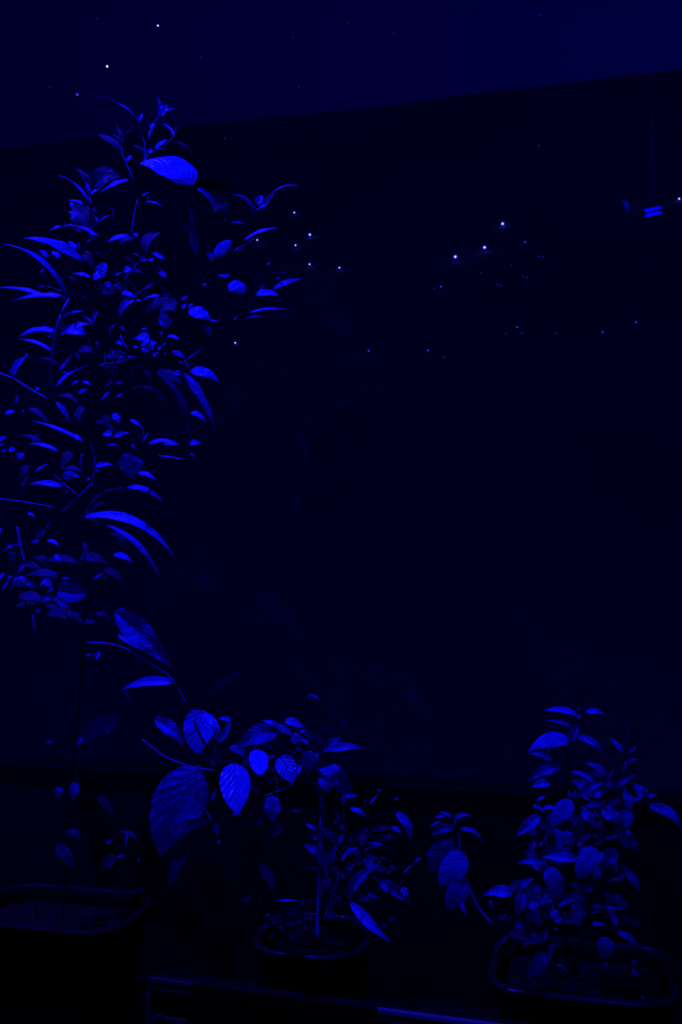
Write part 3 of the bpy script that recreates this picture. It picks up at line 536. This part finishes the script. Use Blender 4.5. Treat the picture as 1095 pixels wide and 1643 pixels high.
stem(P_, [(520, 1160, 1.5), (510, 1128, 1.48), (495, 1115, 1.47)], .8, .8, m='stem_dark'); lf(513, 1124, 494, 1114, 5, 3, 40, Y=1.45); lf(495, 1124, 497, 1114, 3, 0, 30, Y=1.46)
lf(248, 1154, 296, 1198, 24, 8, -5, Y=1.44, m='leaf_vein'); lf(326, 1140, 317, 1209, 50, 2, -4, Y=1.41, m='leaf_vein', blunt=.5, dY=-.03); lf(330, 1152, 350, 1190, 24, 2, 22, Y=1.42, m='leaf_vein', dY=-.02); lf(349, 1190, 371, 1156, 12, -2, 10, Y=1.39, m='leaf')
lf(350, 1190, 343, 1205, 4, 0, 20, Y=1.40, pet=0); lf(372, 1155, 350, 1152, 8, 1, 30, Y=1.42)
lf(322, 1235, 258, 1374, 82, 10, -4, Y=1.38, dY=-.02, m='leaf_vein', blunt=.25, fold=.08, wave=.4)
lf(376, 1224, 381, 1306, 48, 0, 10, Y=1.38, dY=-.05, m='leaf_vein', blunt=.45, fold=.08, wave=.3)
lf(336, 1315, 250, 1346, 22, 6, -25, Y=1.37, m='leaf_vein'); lf(302, 1342, 271, 1424, 22, 2, -20, Y=1.41, m='leaf_vein'); lf(302, 1325, 287, 1347, 12, 0, -20, Y=1.36, m='leaf_vein'); lf(353, 1314, 412, 1324, 18, 5, -30, Y=1.42, m='leaf'); lf(372, 1306, 388, 1307, 5, 1, 30, Y=1.38)
lf(318, 1226, 322, 1238, 6, 0, 20, Y=1.38, m='leaf'); lf(316, 1207, 312, 1204, 4, 0, 20, Y=1.38); lf(322, 1210, 327, 1204, 3, 0, 20, Y=1.38); lf(320, 1221, 334, 1214, 5, 2, 30, Y=1.39); lf(335, 1215, 356, 1220, 20, 0, -10, Y=1.42, m='leaf_vein', blunt=1); lf(283, 1236, 287, 1232, 5, 0, 20, Y=1.38)
lf(345, 1270, 338, 1285, 8, 0, 20, Y=1.43, m='leaf_spot'); lf(344, 1320, 352, 1345, 11, 0, 10, Y=1.42, m='leaf_vein'); lf(366, 1333, 370, 1328, 8, 0, 20, Y=1.41); lf(350, 1350, 354, 1353, 5, 0, 20, Y=1.41)
lf(369, 1197, 397, 1216, 10, 2, 25, Y=1.42, m='leaf'); lf(386, 1219, 400, 1219, 8, 0, 0, Y=1.42); lf(394, 1222, 394, 1230, 7, 0, 0, Y=1.42)
lf(447, 1174, 384, 1199, 30, 9, 12, Y=1.40, m='leaf_vein', blunt=.5); lf(440, 1176, 396, 1174, 10, 3, 15, Y=1.42)
lf(415, 1202, 417, 1244, 31, 0, 14, Y=1.38, dY=-.03, m='leaf_vein', blunt=.8, fold=.06, wave=.3); lf(428, 1214, 445, 1213, 4, 0, 30, Y=1.41)
lf(450, 1214, 470, 1257, 32, 2, 10, Y=1.40, dY=-.02, m='leaf_vein', blunt=.5); lf(470, 1238, 485, 1228, 18, 0, 15, Y=1.39, m='leaf_vein')
lf(500, 1205, 490, 1233, 22, 0, 10, Y=1.39, m='leaf_vein', blunt=.8); lf(500, 1215, 512, 1209, 10, 0, 15, Y=1.40, m='leaf')
lf(449, 1167, 421, 1156, 9, 2, 35, Y=1.40); lf(438, 1158, 445, 1169, 10, 0, 15, Y=1.39, m='leaf_vein'); lf(457, 1156, 490, 1170, 13, 3, 30, Y=1.38, m='leaf'); lf(462, 1155, 480, 1155, 7, 1, 20, Y=1.41, m='leaf')
lf(440, 1166, 470, 1182, 12, 4, 25, Y=1.42, m='leaf'); lf(450, 1172, 470, 1181, 5, 1, 40, Y=1.40); lf(466, 1182, 488, 1190, 14, 2, 20, Y=1.42, m='leaf_spot'); lf(484, 1186, 498, 1202, 5, 3, 40, Y=1.41); lf(470, 1192, 478, 1186, 7, 0, 20, Y=1.41)
lf(482, 1172, 522, 1196, 14, 5, -20, Y=1.44, m='leaf'); lf(481, 1174, 492, 1173, 5, 1, 30, Y=1.42); lf(522, 1202, 547, 1182, 15, 2, 15, Y=1.42, m='leaf_vein'); lf(527, 1204, 584, 1202, 14, 6, 28, Y=1.43, m='leaf'); lf(520, 1206, 530, 1198, 6, 0, 20, Y=1.41)
lf(505, 1226, 566, 1292, 42, 14, -28, Y=1.44, m='leaf_vein'); 
for k in range(5): lf(512+k*5, 1234-k*1.5, 533+k*4, 1256-k*4, 6, 3, 30, Y=1.41-.004*k, m='leaf_vein', pet=0)
lf(512, 1249, 527, 1271, 11, 1, 10, Y=1.41, m='leaf'); lf(541, 1252, 539, 1264, 6, 0, 10, Y=1.41); lf(487, 1245, 512, 1262, 12, 2, -30, Y=1.45, m='leaf')
lf(458, 1262, 470, 1258, 3, 0, 20, Y=1.41); lf(436, 1277, 440, 1318, 26, 0, 8, Y=1.40, m='leaf_vein', blunt=.7); lf(446, 1318, 430, 1345, 24, 0, -40, Y=1.45, m='leaf'); lf(448, 1330, 438, 1345, 8, 0, -10, Y=1.43); lf(468, 1300, 486, 1301, 4, 0, 10, Y=1.42); lf(412, 1322, 430, 1312, 8, 2, -10, Y=1.43)
lf(430, 1254, 436, 1251, 8, 0, 0, Y=1.43)
filler(P_, [(330, 1190, 520, 1260)], 14, 1.5, 1.56, lmin=20, lmax=45)
# the thin shoots below
lf(548, 1276, 562, 1270, 4, 1, 30, Y=1.44); lf(552, 1279, 576, 1279, 7, 3, 28, Y=1.43); lf(553, 1278, 549, 1287, 8, 0, 10, Y=1.43, blunt=1); lf(548, 1291, 549, 1287, 4, 0, 10, Y=1.43, pet=0); lf(562, 1297, 589, 1313, 8, 4, 28, Y=1.43, m='leaf_spot'); lf(588, 1292, 583, 1279, 4, 0, 20, Y=1.44); lf(591, 1292, 608, 1274, 5, 1, 20, Y=1.45, m='leaf_spot'); lf(604, 1269, 613, 1270, 4, 2, 40, Y=1.44); lf(634, 1281, 640, 1281, 5, 0, 10, Y=1.44)
lf(541, 1305, 545, 1322, 4, 0, 20, Y=1.44); lf(550, 1334, 548, 1320, 6, 0, 20, Y=1.43, m='leaf_spot'); lf(538, 1317, 543, 1323, 5, 0, 20, Y=1.44)
lf(635, 1303, 657, 1353, 15, 9, 25, Y=1.43, m='leaf_spot'); lf(629, 1327, 645, 1339, 7, 2, 28, Y=1.43); lf(620, 1315, 627, 1316, 3, 0, 10, Y=1.45); lf(622, 1344, 625, 1338, 5, 0, 10, Y=1.44)
lf(531, 1387, 484, 1354, 17, 5, 25, Y=1.42, m='leaf'); lf(541, 1353, 510, 1325, 14, 4, 0, Y=1.46, m='leaf'); lf(530, 1387, 542, 1353, 11, 2, 15, Y=1.43); lf(541, 1355, 552, 1336, 9, 0, 20, Y=1.43, m='leaf'); lf(528, 1368, 534, 1402, 12, 0, 5, Y=1.43, m='leaf'); lf(534, 1388, 535, 1405, 6, 0, 20, Y=1.42)
lf(508, 1332, 489, 1323, 7, 2, 25, Y=1.44); lf(500, 1346, 510, 1336, 9, 0, 10, Y=1.44); lf(502, 1346, 511, 1345, 3, 0, 20, Y=1.43); lf(522, 1385, 527, 1420, 6, 0, -20, Y=1.46)
lf(557, 1350, 592, 1327, 12, 2, -15, Y=1.46, m='leaf'); lf(556, 1370, 566, 1345, 10, 0, -10, Y=1.45, m='leaf_spot'); lf(578, 1337, 590, 1337, 8, 1, 20, Y=1.44); lf(578, 1352, 588, 1348, 8, 0, 10, Y=1.43); lf(581, 1357, 581, 1350, 6, 0, 10, Y=1.43)
lf(616, 1356, 586, 1353, 5, 2, 30, Y=1.42); lf(610, 1357, 584, 1365, 5, 3, 30, Y=1.42); lf(615, 1357, 634, 1366, 4, 2, 35, Y=1.44, m='leaf_shaded'); lf(548, 1383, 572, 1361, 5, 5, 30, Y=1.42); lf(557, 1364, 576, 1360, 5, 1, 30, Y=1.42); lf(568, 1362, 579, 1373, 7, 2, 20, Y=1.43)
lf(586, 1376, 598, 1371, 10, 0, 5, Y=1.43, m='leaf'); lf(600, 1371, 594, 1381, 9, 0, 10, Y=1.42); lf(586, 1386, 606, 1390, 15, 0, 10, Y=1.42, m='leaf', blunt=.5); lf(604, 1386, 608, 1401, 8, 0, 10, Y=1.41, m='leaf'); lf(554, 1394, 570, 1386, 10, 0, 5, Y=1.43, m='leaf'); lf(608, 1382, 611, 1383, 4, 0, 10, Y=1.41, pet=0)
lf(620, 1400, 628, 1397, 6, 0, 10, Y=1.42, m='leaf'); lf(627, 1388, 634, 1396, 4, 0, 10, Y=1.42); lf(632, 1396, 637, 1390, 4, 0, 10, Y=1.42)
lf(593, 1396, 563, 1452, 17, 12, 10, Y=1.40, m='leaf'); lf(594, 1396, 598, 1402, 4, 0, 10, Y=1.41, pet=0); lf(563, 1448, 627, 1512, 17, 0, 5, Y=1.39, dY=-.03, m='leaf_spot', wave=1.6); lf(570, 1470, 588, 1498, 8, 2, -30, Y=1.46)
lf(608, 1414, 663, 1452, 20, 5, -8, Y=1.42, m='leaf_spot'); lf(645, 1424, 657, 1440, 12, 0, 5, Y=1.41, m='leaf'); lf(540, 1400, 556, 1410, 10, 1, 0, Y=1.44); lf(520, 1460, 545, 1442, 13, 2, -10, Y=1.43, m='leaf'); lf(527, 1462, 541, 1474, 12, 0, 0, Y=1.43, m='leaf_spot'); lf(586, 1405, 582, 1416, 8, 0, -10, Y=1.44)
lf(512, 1432, 522, 1427, 7, 0, 0, Y=1.44); lf(530, 1433, 534, 1425, 8, 0, 5, Y=1.43); lf(590, 1434, 610, 1442, 6, 1, 10, Y=1.44); lf(578, 1415, 586, 1403, 5, 0, 10, Y=1.43); lf(624, 1475, 638, 1473, 6, 0, 0, Y=1.43); lf(600, 1467, 614, 1470, 14, 0, -40, Y=1.46, m='leaf'); lf(610, 1488, 624, 1482, 5, 1, 0, Y=1.44)
lf(416, 1384, 440, 1432, 17, 5, -15, Y=1.44, m='leaf_vein'); lf(389, 1448, 406, 1434, 11, 1, -5, Y=1.42, m='leaf_spot'); lf(414, 1448, 424, 1450, 9, 0, -40, Y=1.46); lf(440, 1445, 480, 1445, 4, 2, 20, Y=1.44, m='leaf'); lf(480, 1455, 489, 1440, 9, 0, -20, Y=1.45)
lf(460, 1468, 480, 1456, 10, 3, 0, Y=1.46); lf(458, 1487, 476, 1482, 6, 3, 0, Y=1.46); lf(425, 1470, 434, 1465, 5, 0, 10, Y=1.46); lf(432, 1505, 443, 1499, 5, 1, 0, Y=1.47); lf(465, 1500, 475, 1508, 6, 0, -10, Y=1.48); lf(476, 1478, 486, 1480, 6, 0, 0, Y=1.46, m='leaf_spot')
filler(P_, [(520, 1330, 640, 1470)], 30, 1.5, 1.6, 6, 12, 15, 40); filler(P_, [(430, 1450, 500, 1500)], 20, 1.5, 1.6, 4, 9, 10, 24, 'leaf_shaded')

# ------------------------------------------------------------------ right plant
P_ = plR
stem(P_, [(912, 1570, 1.56), (905, 1480, 1.55), (898, 1380, 1.54), (900, 1290, 1.53), (912, 1250, 1.52), (910, 1190, 1.5), (928, 1150, 1.5)], 3, 1.2, **SD)
stem(P_, [(915, 1565, 1.56), (945, 1450, 1.55), (962, 1340, 1.53), (972, 1290, 1.5), (980, 1248, 1.49), (990, 1234, 1.49)], 2.6, 1.1, **SD)
stem(P_, [(925, 1565, 1.58), (985, 1450, 1.57), (1005, 1340, 1.55), (1020, 1310, 1.53), (1036, 1278, 1.51), (1045, 1270, 1.51)], 2, 1.0, **SD)
stem(P_, [(893, 1290, 1.53), (888, 1240, 1.51), (884, 1200, 1.5), (882, 1190, 1.5)], 1.3, .9, **SD)
stem(P_, [(920, 1565, 1.58), (1000, 1300, 1.56), (1006, 1240, 1.54), (1006, 1165, 1.54)], 1.5, .9, m='stem_dark')
stem(P_, [(905, 1570, 1.55), (850, 1520, 1.53), (845, 1470, 1.5), (840, 1430, 1.47)], 1.8, 1.0, **SD)
stem(P_, [(905, 1570, 1.55), (845, 1530, 1.52), (792, 1483, 1.46), (768, 1456, 1.41), (752, 1420, 1.40), (742, 1380, 1.41), (736, 1340, 1.42), (728, 1318, 1.42)], 1.6, 1.2, m='stem_dark')
stem(P_, [(791, 1482), (777, 1468), (766, 1452), (754, 1425)], 2.4, 2.0, Y=1.39); stem(P_, [(739, 1368), (738, 1350), (735, 1335)], 1.7, 1.4, Y=1.41); stem(P_, [(733, 1362), (738, 1368)], 1.3, 1, Y=1.40)
stem(P_, [(912, 1562, 1.55), (930, 1548, 1.5), (945, 1530, 1.48), (958, 1519, 1.47)], 1.2, 1.0, **SD); stem(P_, [(895, 1549), (903, 1551), (911, 1560)], 1.2, 1.1, Y=1.47)
stem(P_, [(787, 1445, 1.42), (793, 1460, 1.42), (793, 1477, 1.44)], 2.4, 2.0)
# vine
lf(726, 1311, 704, 1303, 6, 2, 28, Y=1.41); lf(717, 1309, 697, 1313, 5, 2, 30, Y=1.41, m='leaf'); lf(729, 1314, 758, 1311, 7, 6, 25, Y=1.40); lf(707, 1318, 689, 1329, 4, 2, 30, Y=1.41); lf(727, 1323, 732, 1314, 8, 0, 10, Y=1.40); lf(728, 1325, 724, 1322, 5, 0, 10, Y=1.40)
lf(729, 1329, 692, 1340, 14, 6, 8, Y=1.40, m='leaf', blunt=.8); lf(736, 1330, 774, 1358, 7, 12, 35, Y=1.42, m='leaf'); lf(738, 1354, 800, 1408, 8, 16, -80, Y=1.46, m='leaf_shaded')
lf(733, 1357, 692, 1402, 40, 10, 5, Y=1.41, m='leaf_spot', fold=.12, wave=.4, blunt=.4); lf(747, 1371, 706, 1423, 40, 3, 12, Y=1.37, m='leaf', fold=.1, wave=.3, blunt=.5); lf(751, 1411, 718, 1463, 33, 4, 14, Y=1.37, m='leaf', fold=.1, wave=.3, blunt=.5); lf(741, 1445, 747, 1471, 8, 0, -30, Y=1.44)
# top
lf(926, 1146, 873, 1140, 11, 5, 28, Y=1.42, m='leaf_vein'); lf(925, 1150, 916, 1142, 8, 1, 20, Y=1.42, m='leaf_spot'); lf(940, 1142, 972, 1148, 9, 4, 28, Y=1.44); lf(919, 1166, 875, 1156, 7, 3, 28, Y=1.43); lf(914, 1188, 929, 1162, 14, 0, 12, Y=1.41, m='leaf'); lf(913, 1188, 847, 1208, 24, 11, 25, Y=1.40, m='leaf', fold=.08); lf(901, 1189, 915, 1201, 7, 2, 20, Y=1.44); lf(928, 1140, 931, 1135, 5, 0, 20, Y=1.44); lf(926, 1152, 932, 1146, 6, 0, 20, Y=1.44, m='leaf_spot')
lf(927, 1182, 970, 1209, 11, 6, 15, Y=1.45); lf(887, 1222, 848, 1209, 9, 5, 22, Y=1.43); lf(881, 1210, 879, 1190, 4, 0, 0, Y=1.46); lf(901, 1231, 846, 1256, 17, 8, 14, Y=1.43, m='leaf_spot'); lf(884, 1258, 853, 1263, 13, 4, 20, Y=1.42, m='leaf_spot'); lf(892, 1250, 905, 1241, 3, 1, 10, Y=1.48, m='leaf_shaded')
lf(862, 1285, 877, 1278, 5, 2, 25, Y=1.43); lf(856, 1292, 870, 1295, 8, 0, 10, Y=1.44, m='leaf_spot'); lf(868, 1296, 875, 1304, 6, 0, 10, Y=1.42); lf(873, 1296, 892, 1295, 7, 1, 20, Y=1.43)
lf(973, 1247, 940, 1224, 13, 5, 22, Y=1.42, m='leaf'); lf(960, 1262, 914, 1238, 10, 7, 20, Y=1.44); lf(968, 1252, 948, 1236, 5, 0, 15, Y=1.44, m='leaf'); lf(1001, 1209, 978, 1184, 9, 2, 18, Y=1.44, m='leaf_spot'); lf(1006, 1195, 1006, 1161, 4, 0, 20, Y=1.5, m='leaf'); lf(1009, 1207, 1022, 1197, 5, 0, 10, Y=1.48, m='leaf_spot'); lf(998, 1237, 1006, 1220, 8, 0, 12, Y=1.46); lf(1006, 1221, 1027, 1218, 3, 1, 20, Y=1.5)
lf(974, 1252, 985, 1233, 5, 0, 12, Y=1.45); lf(922, 1281, 972, 1255, 9, 4, 22, Y=1.41); lf(972, 1270, 936, 1272, 24, 4, 5, Y=1.43, m='leaf_vein', blunt=.6); lf(945, 1270, 918, 1251, 18, 3, 0, Y=1.46, m='leaf'); lf(980, 1268, 1022, 1242, 9, 3, 15, Y=1.44); lf(975, 1253, 982, 1270, 11, 0, 5, Y=1.45)
lf(1036, 1279, 1018, 1256, 17, 0, 12, Y=1.44, m='leaf'); lf(1036, 1264, 1036, 1278, 8, 0, 10, Y=1.44, m='leaf', pet=0); lf(1040, 1279, 1056, 1276, 6, 2, 20, Y=1.45); lf(1042, 1293, 1094, 1330, 17, 10, 14, Y=1.46, m='leaf'); lf(1013, 1284, 1035, 1279, 7, 1, 20, Y=1.44); lf(1012, 1300, 1001, 1264, 17, 1, 5, Y=1.44, m='leaf', blunt=.6)
lf(919, 1285, 885, 1328, 29, 3, 14, Y=1.38, m='leaf', fold=.1, wave=.3, blunt=.4); lf(887, 1305, 877, 1318, 12, 0, 5, Y=1.42); lf(868, 1308, 828, 1343, 18, 3, 14, Y=1.41, m='leaf'); lf(916, 1281, 912, 1268, 6, 0, 15, Y=1.42); lf(917, 1280, 924, 1267, 6, 0, 15, Y=1.42); lf(935, 1277, 952, 1288, 5, 1, 15, Y=1.43, m='leaf')
lf(968, 1292, 938, 1294, 11, 2, 20, Y=1.42, m='leaf'); lf(968, 1298, 992, 1318, 22, 2, 5, Y=1.43, m='leaf', blunt=.5); lf(1006, 1300, 998, 1329, 26, 0, 16, Y=1.41, m='leaf', blunt=.5); lf(1004, 1305, 1020, 1312, 12, 0, 15, Y=1.40, m='leaf'); lf(931, 1296, 958, 1328, 16, 2, -5, Y=1.44); lf(958, 1318, 954, 1298, 9, 0, 0, Y=1.45); lf(975, 1290, 1005, 1283, 12, 3, -12, Y=1.46, m='leaf'); lf(932, 1315, 938, 1320, 12, 0, 0, Y=1.44)
# body
lf(890, 1329, 888, 1371, 33, 0, 0, Y=1.42, m='leaf', blunt=.9, wave=.4); lf(905, 1334, 920, 1360, 20, 0, 0, Y=1.45, m='leaf_spot'); lf(857, 1348, 841, 1374, 12, -2, 5, Y=1.44); lf(864, 1358, 873, 1348, 4, 0, 20, Y=1.43); lf(926, 1379, 870, 1375, 14, 3, 20, Y=1.39, m='leaf'); lf(869, 1384, 830, 1386, 9, 4, 22, Y=1.41, m='leaf_vein'); lf(855, 1386, 872, 1397, 11, 0, 5, Y=1.43); lf(862, 1386, 877, 1381, 5, 0, 15, Y=1.42)
lf(957, 1361, 928, 1410, 36, 2, 12, Y=1.37, m='leaf', fold=.08, wave=.3, blunt=.5); lf(990, 1364, 960, 1392, 26, 2, 5, Y=1.42, m='leaf'); lf(985, 1380, 970, 1416, 22, 0, -8, Y=1.45, m='leaf'); lf(962, 1370, 970, 1378, 12, 0, 14, Y=1.40); lf(958, 1392, 958, 1420, 14, 0, -12, Y=1.46)
lf(878, 1392, 901, 1439, 29, 2, 10, Y=1.38, m='leaf', fold=.08, wave=.3, blunt=.5); lf(824, 1434, 776, 1437, 18, 7, 20, Y=1.39, m='leaf'); lf(832, 1426, 858, 1410, 11, 4, 15, Y=1.42); lf(840, 1432, 832, 1471, 20, 2, 14, Y=1.40, m='leaf'); lf(834, 1455, 864, 1418, 21, 3, 0, Y=1.42, m='leaf'); lf(812, 1428, 824, 1436, 5, 0, 14, Y=1.39, m='leaf_spot')
lf(890, 1452, 932, 1438, 16, 4, 10, Y=1.40, m='leaf'); lf(873, 1438, 885, 1458, 20, 0, -5, Y=1.44, m='leaf', blunt=.5); lf(850, 1448, 870, 1466, 18, 0, 5, Y=1.44, m='leaf_spot'); lf(862, 1460, 846, 1478, 20, 0, 5, Y=1.43, m='leaf_spot', blunt=.5); lf(885, 1462, 906, 1482, 17, 0, 5, Y=1.43, m='leaf_spot'); lf(864, 1420, 860, 1440, 8, 0, 0, Y=1.44, m='leaf_spot'); lf(905, 1463, 910, 1478, 4, 0, 10, Y=1.42)
lf(798, 1474, 816, 1467, 8, 1, 5, Y=1.42); lf(804, 1482, 826, 1468, 8, 2, -20, Y=1.45); lf(1000, 1333, 1026, 1366, 34, 0, -40, Y=1.48, m='leaf'); lf(1004, 1392, 1028, 1432, 14, 2, -20, Y=1.47, m='leaf'); lf(1012, 1402, 1016, 1412, 6, 0, 0, Y=1.45); lf(934, 1344, 952, 1340, 10, 1, 0, Y=1.44, m='leaf'); lf(965, 1341, 1000, 1334, 8, 2, -25, Y=1.46); lf(928, 1352, 934, 1358, 8, 0, 5, Y=1.44)
lf(949, 1484, 972, 1486, 7, 4, 20, Y=1.42); lf(962, 1455, 998, 1459, 5, 2, 20, Y=1.44); lf(984, 1468, 991, 1488, 9, 0, 0, Y=1.44); lf(998, 1468, 1035, 1492, 18, 4, -38, Y=1.48, m='leaf'); lf(943, 1458, 960, 1462, 10, 2, -20, Y=1.46); lf(966, 1430, 990, 1452, 12, 4, -35, Y=1.47); lf(918, 1452, 926, 1455, 8, 0, 0, Y=1.44, m='leaf_spot'); lf(997, 1456, 1003, 1452, 5, 0, 0, Y=1.44)
lf(968, 1503, 973, 1539, 27, 0, 0, Y=1.40, m='leaf', blunt=.6, wave=.3); lf(992, 1497, 1025, 1522, 10, 6, 20, Y=1.41, m='leaf'); lf(873, 1527, 847, 1574, 20, 2, -4, Y=1.40, m='leaf'); lf(887, 1518, 856, 1576, 9, -2, -10, Y=1.41, m='leaf'); lf(818, 1500, 801, 1519, 5, 2, 20, Y=1.43, m='leaf'); lf(850, 1506, 862, 1512, 11, 0, 5, Y=1.43); lf(866, 1508, 880, 1490, 13, 0, 5, Y=1.43, m='leaf'); lf(851, 1498, 867, 1500, 4, 0, 14, Y=1.42); lf(891, 1489, 894, 1494, 4, 0, 10, Y=1.38, m='leaf_vein')
lf(812, 1535, 832, 1508, 9, 1, -40, Y=1.45, m='leaf'); lf(830, 1480, 845, 1500, 10, 0, -10, Y=1.46, m='leaf_spot'); lf(835, 1500, 822, 1494, 8, 0, 0, Y=1.45); lf(1015, 1540, 1024, 1548, 9, 0, -10, Y=1.46); lf(1015, 1556, 1026, 1566, 5, 0, 10, Y=1.44); lf(970, 1545, 976, 1552, 6, 0, 0, Y=1.45); lf(1030, 1598, 1036, 1603, 5, 0, 0, Y=1.45, pet=0)
filler(P_, [(850, 1300, 1010, 1480)], 55, 1.47, 1.56, 14, 26, 24, 46, 'leaf_shaded'); filler(P_, [(830, 1460, 900, 1520), (920, 1440, 1010, 1500)], 24, 1.5, 1.58, 6, 14, 14, 30, 'leaf_shaded')
